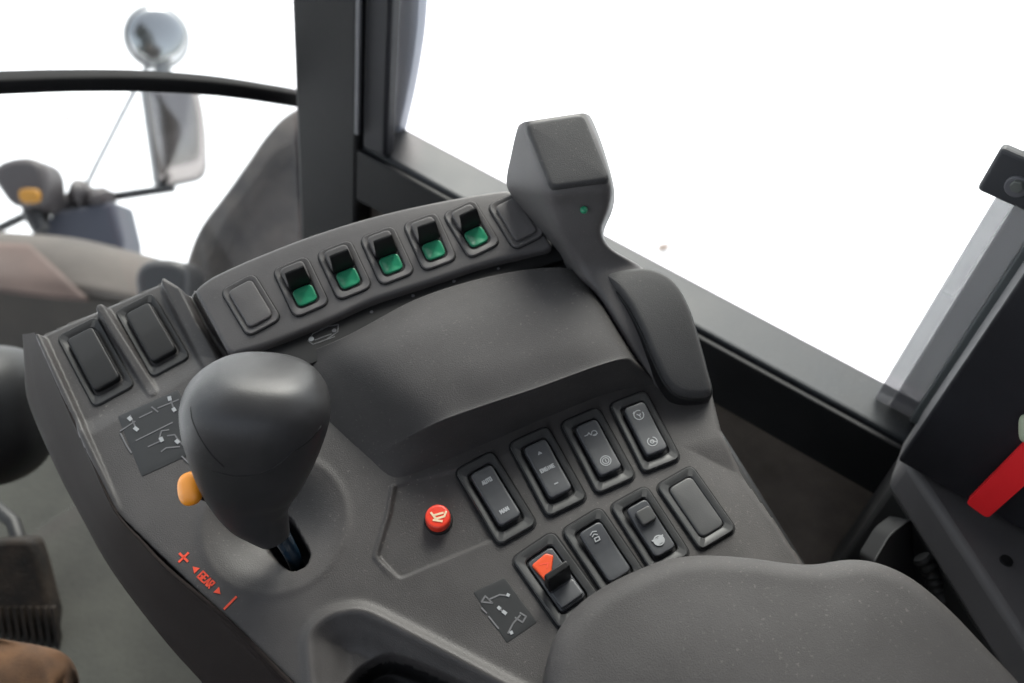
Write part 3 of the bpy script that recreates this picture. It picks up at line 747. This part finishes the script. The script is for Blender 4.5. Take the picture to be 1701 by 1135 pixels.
def word(cx, cy, txt, h=.0021, sp=.0016):
    S_ = {'A': [[(0, 0), (.5, 1), (1, 0)], [(.2, .4), (.8, .4)]], 'U': [[(0, 1), (0, 0), (1, 0), (1, 1)]], 'X': [[(0, 0), (1, 1)], [(0, 1), (1, 0)]],
          'O': [[(0, 0), (0, 1), (1, 1), (1, 0), (0, 0)]], 'N': [[(0, 0), (0, 1), (1, 0), (1, 1)]], 'F': [[(0, 0), (0, 1), (1, 1)], [(0, .5), (.8, .5)]],
          'E': [[(1, 0), (0, 0), (0, 1), (1, 1)], [(0, .5), (.8, .5)]], 'D': [[(0, 0), (0, 1), (.7, 1), (1, .6), (1, .4), (.7, 0), (0, 0)]], 'M': [[(0, 0), (0, 1), (.5, .4), (1, 1), (1, 0)]],
          'I': [[(.5, 0), (.5, 1)]], 'R': [[(0, 0), (0, 1), (1, 1), (1, .5), (0, .5), (1, 0)]], 'L': [[(0, 1), (0, 0), (1, 0)]], 'H': [[(0, 0), (0, 1)], [(1, 0), (1, 1)], [(0, .5), (1, .5)]],
          'T': [[(.5, 0), (.5, 1)], [(0, 1), (1, 1)]], 'G': [[(1, 1), (0, 1), (0, 0), (1, 0), (1, .5), (.6, .5)]]}
    out = []; n = len(txt); w = sp * .68
    for i, ch in enumerate(txt):
        x0 = cx + (i - n / 2) * sp
        for st in S_[ch]: out.append([(x0 + x * w, cy + (y - .5) * h) for x, y in st])
    return out
SW = []
for i, (qd, lb_) in enumerate(zip(Q, LAB)):
    s = switch(qd, .0, lb_); SW.append(s)
    if i == 7: put('blank_cap', ME['blank'], s)
    elif i in (0, 1, 2, 3): put('rocker', ME['rocker'], s)
symbol(SW[0], word(0, .0095, 'AUTO'), z=.0, zf=rz, w=.0007)
symbol(SW[0], word(0, -.0105, 'MAN', sp=.0019), zf=rz, w=.0007)
symbol(SW[1], [[(-.001, .0098), (0, .0112), (.001, .0098)], [(-.0005, .0100), (.0005, .0100)]], zf=rz, w=.0006)
symbol(SW[1], word(0, 0, 'ENGINE', sp=.0015), zf=rz, w=.00065)
symbol(SW[1], [[(-.001, -.0106), (.001, -.0106)]], zf=rz, w=.0008)
symbol(SW[2], [[(-.0042, .0098), (-.0022, .0098), (-.0012, .0108), (-.0004, .0088), (.0004, .0098)], circ(.0018, .0092, .0016, 12, -2.4, 2.6), [(.0004, .0082), (.0034, .0082)]], zf=rz, w=.00055)
symbol(SW[2], [circ(0, -.0098, .0031), circ(0, -.0098, .0019), [(0, -.0106), (0, -.009)]], zf=rz, w=.00055)
symbol(SW[3], [circ(0, .0098, .0031, 18, .9, 6.6), [(-.001, .0106), (.0003, .0092), (.0012, .0102)], [(.0003, .0092), (.0003, .0080)], [(-.002, .0128), (-.003, .0118)]], zf=rz, w=.00055)
symbol(SW[3], [circ(0, -.0098, .0030, 18, 1.9, 7.3), [(-.001, -.009), (.0012, -.0102), (-.0006, -.0110)], [(.0012, -.0102), (.0024, -.0112)], circ(-.0002, -.0098, .0012, 10)], zf=rz, w=.00055)
# switch 5: orange end with raised tab
V, F = pillow_vf(resample(rrect(.0150, .0360, .0025), 64), -.004, .0028, .0008); s = SW[4]
link('rocker', V, F, ROCK, s, angle=40)
V, F = pillow_vf(resample(roundpoly([(-.0066, .0150), (.0030, .0162), (.0056, .0125), (-.0050, -.0010)], .001), 48), .001, .0044, .0008); link('orange_insert', V, F, ORG, s, angle=40)
V, F = prism([(-.0068, .0016, .002), (-.0068, -.0045, .002), (-.0068, -.0010, .0195), (-.0068, .0032, .0200)], np.array([.0136, 0, 0])); fixn(link('tab', V, F, BLACK, s, bevel=.001))
V, F = pillow_vf(resample(roundpoly([(-.0068, -.0165), (.0068, -.0165), (.0068, -.005), (-.0068, -.005)], .0015), 48), .001, .0050, .001, hfun=lambda p: (p[1] + .011) * -.12); link('rocker_end', V, F, ROCK, s, angle=40)
symbol(s, [[(-.003, .0125), (.001, .0105), (-.001, .0085)]], m=REDPR, z=.0046, w=.0006)
# switch 6: rocker pressed at one end
s = SW[5]; put('rocker', ME['rocker_in'], s, Matrix.Rotation(math.radians(4), 4, 'X'))
f6 = lambda p: rz(p) + p[1] * math.tan(math.radians(4)) + .0002
symbol(s, [[(-.002, .0125), (0, .0135), (.002, .0125)], [(-.0015, .011), (.0, .0118), (.0015, .0105)], [(-.001, .0095), (.0016, .0092), (.0012, .0072), (-.0014, .0074), (-.001, .0095)]], zf=f6, w=.0006)
# switch 7: rocker with sliding latch
s = SW[6]; put('rocker', ME['rocker_in'], s, Matrix.Rotation(math.radians(3), 4, 'X'))
V, F = pillow_vf(resample(rrect(.0098, .0100, .002), 48) + np.array([0.001, .0075]), .003, .0092, .0009, 0); link('latch', V, F, BEZ, s, angle=35)
V, F = prism([(-.005, .0165, .003), (.005, .0165, .003), (.006, .0132, .003), (-.006, .0132, .003)], np.array([0, 0, .0038])); fixn(link('latch_guide', V, F, BEZ, s, bevel=.0005))
f7 = lambda p: rz(p) + p[1] * math.tan(math.radians(3)) + .0003
symbol(s, [circ(0, -.0095, .0030), circ(0, -.0095, .0018), [(-.0036, -.0078), (.0036, -.0078)], [(-.0024, -.0112), (.0024, -.0112)], [(-.0028, -.0095), (.0028, -.0095)], [(-.0024, -.0104), (.0024, -.0104)], [(-.0026, -.0087), (.0026, -.0087)]], zf=f7, w=.0008)
# two black switches in the wells (upper left)
ME['rocker_b'] = mesh_of('rocker', *rocker_vf(.0160, .0370, .0062, .0052, r=.003), BLACK)
DKB = mat('black_bezel', (.010, .010, .0105), .5)
ME['bezel_b'] = mesh_of('bezel', *ring_vf(BW, BL, .0045, .0175, .0395, .0035, -.002, .0022, .0007), DKB)
for qd, lb_ in (([(92, 560), (165, 528), (226, 645), (158, 678)], 'black rocker switch in the outermost well'), ([(190, 517), (256, 490), (320, 598), (252, 628)], 'black rocker switch in the well next to the button bank')):
    s = switch(qd, -.004, lb_, bez='bezel_b'); put('rocker', ME['rocker_b'], s)

# button bank: blank, five green, blank
bt = math.atan(TILT)
def on_bank(center_px, quad, extra=.0):
    c = UV([center_px], HB + .004)[0]; h = HB + hb(c); c = UV([center_px], h)[0]; h = HB + hb(c) + extra
    return c, h
ME['bezel_g'] = mesh_of('bezel', *ring_vf(.0222, .0380, .0055, .0150, .0300, .0045, -.002, .0016, .0006), PLAST_L)
ME['floor_g'] = mesh_of('well', *pillow_vf(resample(rrect(.0236, .0394, .006), 60), -.002, .0003, .0002), BLACK)
ME['blank_g'] = mesh_of('blank_cap', *pillow_vf(resample(rrect(.0158, .0300, .0035), 72), -.001, .0030, .0010, .0003), PLAST_L)
ME['green'] = mesh_of('green_lens', *pillow_vf(resample(roundpoly([(-.0062, -.0132), (.0062, -.0132), (.0064, -.0006), (-.0064, -.0006)], .0035), 48), -.003, .0014, .0008, -.0008), GRN)
ME['upper'] = mesh_of('rocker_end', *pillow_vf(resample(roundpoly([(-.0072, .0006), (.0072, .0006), (.0076, .0155), (-.0076, .0155)], .0035), 48), -.003, .0032, .001, 0, hfun=lambda p: p[1] * .10), PLAST_L)
tabv = [[np.array([x_, y_, z_]) for x_ in (-.0068, .0068)] for y_, z_ in ()]
# tab: a thin curved lip standing across the rocker
tv = []
for t in np.linspace(0, 1, 7):
    y_ = .0000 + .0052 * t ** 2.0; z_ = .001 + .0128 * t; wv = .0070 - .0010 * t
    th = .0024 - .0012 * t
    tv.append([np.array([-wv, y_, z_]), np.array([wv, y_, z_]), np.array([wv, y_ + th, z_]), np.array([-wv, y_ + th, z_])])
ME['tab'] = mesh_of('tab', *loft_quads(tv, 5, 24, 2), BLACK, 60)
ROW = [((417, 507), 'blank switch cover at the near end of the button bank', 'blank'),
       ((500, 477), 'green lit switch, nearest the blank end at left', 'g'), ((572, 449), 'second green switch from the left', 'g'),
       ((643, 425), 'middle one of the five green switches', 'g'), ((714, 402), 'fourth green switch from the left', 'g'),
       ((783, 381), 'green switch beside the blank cover by the tower grip', 'g'), ((857, 367), 'blank switch cover by the tower grip', 'blank')]
rowdir = [UV([p], HB)[0] for p, _, _ in ROW]
for i, (pp, lb_, kd) in enumerate(ROW):
    c, h = on_bank(pp, None)
    # switch length axis measured from the photo
    w0 = UV([(pp[0] - 30, pp[1] - 62)], h)[0] - UV([(pp[0] + 30, pp[1] + 62)], h)[0]
    if i == 0: w0 = UV([(385, 460)], h)[0] - UV([(440, 550)], h)[0]
    if i > 4: w0 = UV([(828, 333)], h)[0] - UV([(880, 408)], h)[0]
    ang = math.atan2(-w0[0], w0[1])
    m = Matrix.Translation((c[0], c[1], h + .0)) @ Matrix.Rotation(math.atan2(le[1], le[0]), 4, 'Z') @ Matrix.Rotation(bt, 4, 'X') @ Matrix.Rotation(ang - math.atan2(le[1], le[0]), 4, 'Z') @ Matrix.Diagonal((1.06, .97, 1.12, 1))
    s = put('rocker_switch', ME['bezel_g'], con, m); s['label'] = lb_; s['group'] = 'rocker switches on the console'
    put('switch_gap', ME['floor_g'], s)
    if kd == 'blank': put('blank_cap', ME['blank_g'], s)
    else:
        put('green_lens', ME['green'], s); put('rocker_end', ME['upper'], s); put('tab', ME['tab'], s)
# ------------------------------------------------------------------ print on the deck
def dprint(name, polys, hh, m, wpx, lab=None):
    s = .6 / FPX
    conv = []
    for pl in polys:
        cl = isinstance(pl[0], str); pts = [tuple(UV([p], hh)[0]) for p in (pl[1:] if cl else pl)]
        conv.append((['c'] if cl else []) + pts)
    o = symbol(con, conv, m=m, z=hh, w=wpx * s, name=name)
    if lab: o['label'] = lab
    return o
def dot(x, y, r): return [[(x - r * .5, y), (x + r * .5, y)]]
pillow('decal', roundpoly(UV([(196, 692), (296, 648), (326, 700), (338, 745), (236, 792)]), .001), -.003, .0003, .0001, PATCH, con)
dprint('linkage_symbol', [[(216, 690), (226, 712)], [(281, 660), (290, 682)], [(200, 716), (212, 708), (224, 700)], [(232, 694), (252, 684)], [(252, 676), (262, 684)], [(262, 678), (296, 664)], [(200, 720), (210, 740), (218, 752)],
    [(226, 732), (286, 702)], [(246, 742), (264, 734), (270, 726)], [(264, 730), (268, 716), (280, 714)], [(278, 724), (290, 722), (298, 734)], [(268, 750), (276, 744), (298, 742)], [(296, 730), (304, 740)], [(302, 758), (312, 768)]], .0006, GRYP, 2.2, 'faint white line drawing of a machine linkage')
dprint('linkage_dots', [[(214, 694), (217, 697)], [(224, 711), (228, 714)], [(281, 660), (282, 664)], [(288, 679), (290, 682)], [(267, 728), (269, 732)], [(293, 732), (296, 735)]], .0008, WHT, 6)
pc_ = UV([(305, 926), (343, 964), (382, 1002)], .0004); md = pc_[2] - pc_[0]; md /= np.linalg.norm(md); mn_ = np.array([-md[1], md[0]])
def loc(c, x, y): return tuple(c + md * x + mn_ * y)
symbol(con, [[loc(pc_[0], -.0034, 0), loc(pc_[0], .0034, 0)], [loc(pc_[0], 0, -.0034), loc(pc_[0], 0, .0034)]], m=REDPR, z=.0004, w=.0013, name='plus_mark')
symbol(con, [[loc(pc_[2], .0, -.0042), loc(pc_[2], .0, .0046)]], m=REDPR, z=.0004, w=.0013, name='minus_mark')
symbol(con, [[loc(pc_[1], x, y) for x, y in st] for st in word(0, 0, 'GEAR', h=.0042, sp=.0027)], m=REDPR, z=.0004, w=.0009, name='gear_word')
for sg_, cc_ in ((-1, loc(pc_[1], -.0098, 0)), (1, loc(pc_[1], .0098, 0))):
    cc_ = np.array(cc_); pillow('arrow_mark', np.array([cc_ + md * sg_ * .0022, cc_ - md * sg_ * .0016 + mn_ * .0021, cc_ - md * sg_ * .0016 - mn_ * .0021]), -.0005, .0004, .0001, REDPR, con)
pillow('decal', roundpoly(UV([(786, 984), (838, 960), (892, 1034), (842, 1068)]), .001), -.002, .0003, .0001, PATCH, con)
dprint('hitch_symbol', [[(800, 1000), (806, 990), (818, 1002), (800, 1000)], [(812, 996), (830, 988), (846, 990)], [(800, 1010), (808, 1018)], [(812, 1024), (828, 1044)], [(844, 1052), (852, 1036), (864, 1022)], [(856, 1026), (868, 1034), (874, 1024), (864, 1018)], [(830, 1012), (836, 1016)]], .0006, GRYP, 2.4, 'small white line symbol of a hitch')
dprint('hitch_dots', [[(836, 1016), (840, 1019)], [(828, 1009), (830, 1011)], [(843, 988), (845, 989)], [(849, 1050), (850, 1052)]], .0008, WHT, 5)
# marks on the gap strip
dprint('strip_symbol', [[(523, 565), (550, 555)], [(527, 570), (556, 559)], ['c', (512, 566), (520, 554), (545, 542), (562, 539), (561, 551), (542, 564), (520, 572)]], .0103, GRYP, 1.6)
for k_, (x, y, r_) in enumerate(((517, 563, 4.6), (534, 546, 2.6), (555, 549, 4.), (617, 518, 3.), (686, 491, 3.), (754, 467, 3.), (828, 446, 2.5))):
    c = UV([(x, y)], .0105)[0]; pillow('strip_dot', np.array(circ(c[0], c[1], r_ * .6 / FPX, 14)[:-1]), .0095, .0105, .0002, SEALM if k_ else WHT, con)
# ------------------------------------------------------------------ red push button
c = UV([(727, 858)], .008)[0]
V, F = pillow_vf(np.array(circ(c[0], c[1], .0074, 40)[:-1]), -.002, .0085, .0016, .0002); rb = link('push_button', V, F, REDP, con, angle=50); rb['label'] = 'round red push button with a pale symbol'
V, F = pillow_vf(np.array(circ(c[0], c[1], .0085, 40)[:-1]), -.003, .0012, .0006); link('button_collar', V, F, BLACK, rb)
symbol(rb, [[tuple(UV([p], .0088)[0]) for p in ((716, 852), (724, 862), (738, 858), (741, 850))], [tuple(UV([p], .0088)[0]) for p in ((722, 856), (736, 852))], [tuple(UV([p], .0088)[0]) for p in ((720, 864), (734, 866))]], m=mat('cream_print', (.75, .60, .38), .5), z=.0090, w=.0012)

# ------------------------------------------------------------------ gear lever
#           px,  py,   h,    rx(px at depth), ry, roll
KS = [(486, 932, -.022, 22, 20), (474, 900, .006, 25, 23), (457, 893, .012, 27, 22), (443, 875, .020, 40, 29), (427, 850, .030, 56, 41), (419, 820, .041, 72, 56), (418, 786, .053, 90, 73),
      (420, 746, .065, 106, 90), (423, 705, .077, 118, 103), (427, 672, .087, 121, 106), (433, 645, .095, 110, 98), (440, 621, .1008, 84, 78), (443, 609, .1030, 53, 51), (444, 604, .1038, 17, 17)]
pts = np.array([P(x, y, h) for x, y, h, _, _ in KS])
def dpt(px, py, h): k = ray(px, py); return ((O - CAM) @ N + h) / (k @ N)
def ringpath(KS, sub, ns=48, e=2.45):
    K = catmull(np.array([[*P(x, y, h), a * dpt(x, y, h) / FPX, b * dpt(x, y, h) / FPX] for x, y, h, a, b in KS]), sub)
    n = len(K); V, F = [], []
    right = M3 @ (CR * math.cos(-.30) - CU * math.sin(-.30) * -1)   # across the knob, rolled a little
    right = M3 @ (CR * math.cos(.33) + CU * math.sin(.33))
    for i in range(n):
        t = K[min(i + 1, n - 1), :3] - K[max(i - 1, 0), :3]; t /= np.linalg.norm(t)
        if i > n - sub * 6 and n > 40: t = tl
        tl = t
        x = right - t * (right @ t); x /= np.linalg.norm(x); y = np.cross(t, x)
        for j in range(ns):
            a = 2 * math.pi * j / ns; ca, sa = math.cos(a), math.sin(a)
            V.append(K[i, :3] + x * K[i, 3] * math.copysign(abs(ca) ** (2 / e), ca) + y * K[i, 4] * math.copysign(abs(sa) ** (2 / e), sa))
    for i in range(n - 1):
        for j in range(ns): k = (j + 1) % ns; F.append((i * ns + j, i * ns + k, (i + 1) * ns + k, (i + 1) * ns + j))
    F.append(tuple(range(ns))[::-1]); F.append(tuple((n - 1) * ns + j for j in range(ns)))
    return V, F
V, F = ringpath(KS[2:], 6); lev = fixn(link('lever_knob', V, F, KNOB, con, angle=60)); lev['label'] = 'bulbous dark lever knob with a yellow side button'
from mathutils.bvhtree import BVHTree
bv = BVHTree.FromPolygons([Vector(v.co) for v in lev.data.vertices], [tuple(p.vertices) for p in lev.data.polygons])
for sp_ in ([(316, 676), (320, 700), (334, 730), (352, 756), (372, 776)], [(352, 782), (391, 791), (432, 787), (458, 776), (484, 754), (514, 732), (534, 708)]):
    pp_ = []
    for x, y in catmull(sp_, 6):
        h_ = bv.ray_cast(Vector(M3 @ (CAM - O)), Vector(M3 @ ray(x, y)))
        if h_[0] is not None: pp_.append(np.array(h_[0]) - np.array(h_[1]) * .00012)
    V, F = tube_vf(pp_, .00042, 8); link('seam', V, F, BLACK, lev, angle=180)
V, F = ringpath([(494, 942, -.030, 12, 11), (483, 917, -.010, 13, 12), (467, 890, .006, 15, 14), (452, 868, .024, 18, 17)], 5, 32); fixn(link('lever_shaft', V, F, SHAFT, lev, angle=60))
yb = P(316, 812, .050); yd = P(342, 820, .046) - yb; yl = np.linalg.norm(yd); yd /= yl
V, F = tube_vf([yb + yd * .004, yb + yd * (yl + .02)], .0042, 16); link('button_stalk', V, F, BLACK, lev)
face = M3 @ (-CF + CR * -.55 + CU * .2); face /= np.linalg.norm(face); xx = np.cross(M3 @ CU, face); xx /= np.linalg.norm(xx); yy = np.cross(face, xx)
xx, yy = xx * math.cos(-.35) - yy * math.sin(-.35), xx * math.sin(-.35) + yy * math.cos(-.35)
V, F = blob(yb, xx * .0078, yy * .0092, face * .0045, 2.5); link('side_button', V, F, YEL, lev)

# ------------------------------------------------------------------ tower grip
def sec(*c): return [P(*q) for q in c]
SEC = [sec((878, 210, .094), (968, 196, .094), (972, 196, .078), (868, 212, .070)),
       sec((870, 204, .093), (972, 189, .093), (984, 196, .072), (858, 212, .062)),
       sec((884, 245, .092), (993, 234, .092), (1004, 246, .064), (842, 262, .044)),
       sec((906, 312, .086), (1016, 300, .086), (1021, 312, .050), (832, 305, .026)),
       sec((914, 345, .074), (1013, 340, .074), (1020, 348, .042), (850, 335, .018)),
       sec((926, 385, .060), (1000, 382, .060), (1004, 390, .030), (900, 392, .006)),
       sec((943, 415, .050), (1016, 412, .048), (1018, 418, .015), (925, 420, .000)),
       sec((958, 440, .042), (1062, 440, .034), (1064, 446, .004), (935, 442, -.002)),
       sec((970, 462, .037), (1078, 462, .032), (1080, 470, .000), (958, 470, -.004)),
       sec((996, 492, .032), (1100, 492, .027), (1105, 500, .000), (990, 500, -.004)),
       sec((1026, 542, .026), (1126, 545, .021), (1130, 550, .000), (1020, 550, -.004)),
       sec((1062, 600, .016), (1150, 605, .010), (1152, 610, -.002), (1060, 610, -.004)),
       sec((1098, 644, .002), (1166, 658, .001), (1168, 664, -.004), (1090, 650, -.004))]
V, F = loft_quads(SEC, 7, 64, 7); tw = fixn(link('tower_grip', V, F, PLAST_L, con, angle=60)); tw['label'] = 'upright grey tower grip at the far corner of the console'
pillow('tower_base', roundpoly(UV([(880, 372), (940, 375), (995, 425), (1040, 455), (1000, 490), (925, 450)], .006), .003), -.03, .006, .002, BLACK, con)
cp = roundpoly([(872, 203), (970, 188), (1015, 298), (915, 312)], 9)
ux = UV([(870, 200)], .095)
ctr = resample(np.array([P(x, y, .0965 - (y - 188) * .00007) for x, y in resample(cp, 60)]), 60)
oi = ccw(ctr[:, :2].copy()); kpl = -.00007
# fit plane for the cap
Am = np.c_[ctr[:, 0], ctr[:, 1], np.ones(len(ctr))]; co_ = np.linalg.lstsq(Am, ctr[:, 2], rcond=None)[0]
V, F = pillow_vf(oi, -.012, .0, .0026, .0006, hfun=lambda p: co_[0] * p[0] + co_[1] * p[1] + co_[2]); link('grip_cap', V, F, PADM, tw, angle=60)
lp = P(970, 349, .0735)
V, F = blob(lp, np.array([.0024, 0, 0]), np.array([0, .0024, 0]), np.array([0, 0, .0022]), 2.); link('indicator_light', V, F, GRN, tw)
# dark pad to the right of the sloping strip
pad = [(1002, 455), (1022, 448), (1062, 443), (1092, 448), (1122, 466), (1146, 505), (1164, 560), (1176, 605), (1184, 645), (1168, 656), (1130, 656), (1106, 636), (1084, 590), (1066, 545), (1042, 500), (1020, 472)]
def ptop(x, y): t = min(max((y - 450) / 205., 0), 1); return .036 + .002 * math.sin(3.14 * t) - .024 * t ** 1.5
po = resample(catmull(np.array([P(x, y, ptop(x, y)) for x, y in pad]), 4, True), 120)
ptz = lambda p: float(np.polyval(pf_, (np.array(p) - pa) @ pe))
pa, pb = P(1050, 450, .036)[:2], P(1145, 650, .012)[:2]; pe = (pb - pa) / ((pb - pa) @ (pb - pa))
pf_ = np.polyfit((po[:, :2] - pa) @ pe, po[:, 2], 3)
V, F = pillow_vf(po[:, :2], -.009, .0, .0034, .0, hfun=ptz)
link('side_pad', V, F, PADM, con, angle=60)
V, F = pillow_vf(inset(ccw(po[:, :2]), -.0013), -.016, -.0045, .001, 0, hfun=ptz)
link('pad_groove', V, F, BLACK, con, angle=60)

# ------------------------------------------------------------------ padded armrest in the foreground
arm = [(905, 1150), (912, 1085), (928, 1045), (962, 1003), (1010, 970), (1060, 946), (1110, 928), (1170, 922), (1240, 926), (1300, 934), (1350, 937), (1410, 929), (1460, 936), (1515, 962),
       (1575, 1012), (1640, 1080), (1700, 1145), (1790, 1260), (1700, 1500), (1200, 1600), (960, 1500), (905, 1300)]
HA = .052
aro = resample(catmull(UV(arm, HA - .012), 5, True), 260)
ac = aro.mean(0)
V, F = pillow_vf(aro, .006, HA, .015, .008, rings=9, fill=9)
arm_ob = link('padded_armrest', V, F, SOFT, angle=80)
# own origin at its base
arm_ob.matrix_world = con.matrix_world.copy()
tag(arm_ob, 'dark grey padded armrest covering the near right corner of the console', 'armrest')
for o in list(scn.collection.objects):
    if '_o' in o: del o['_o']
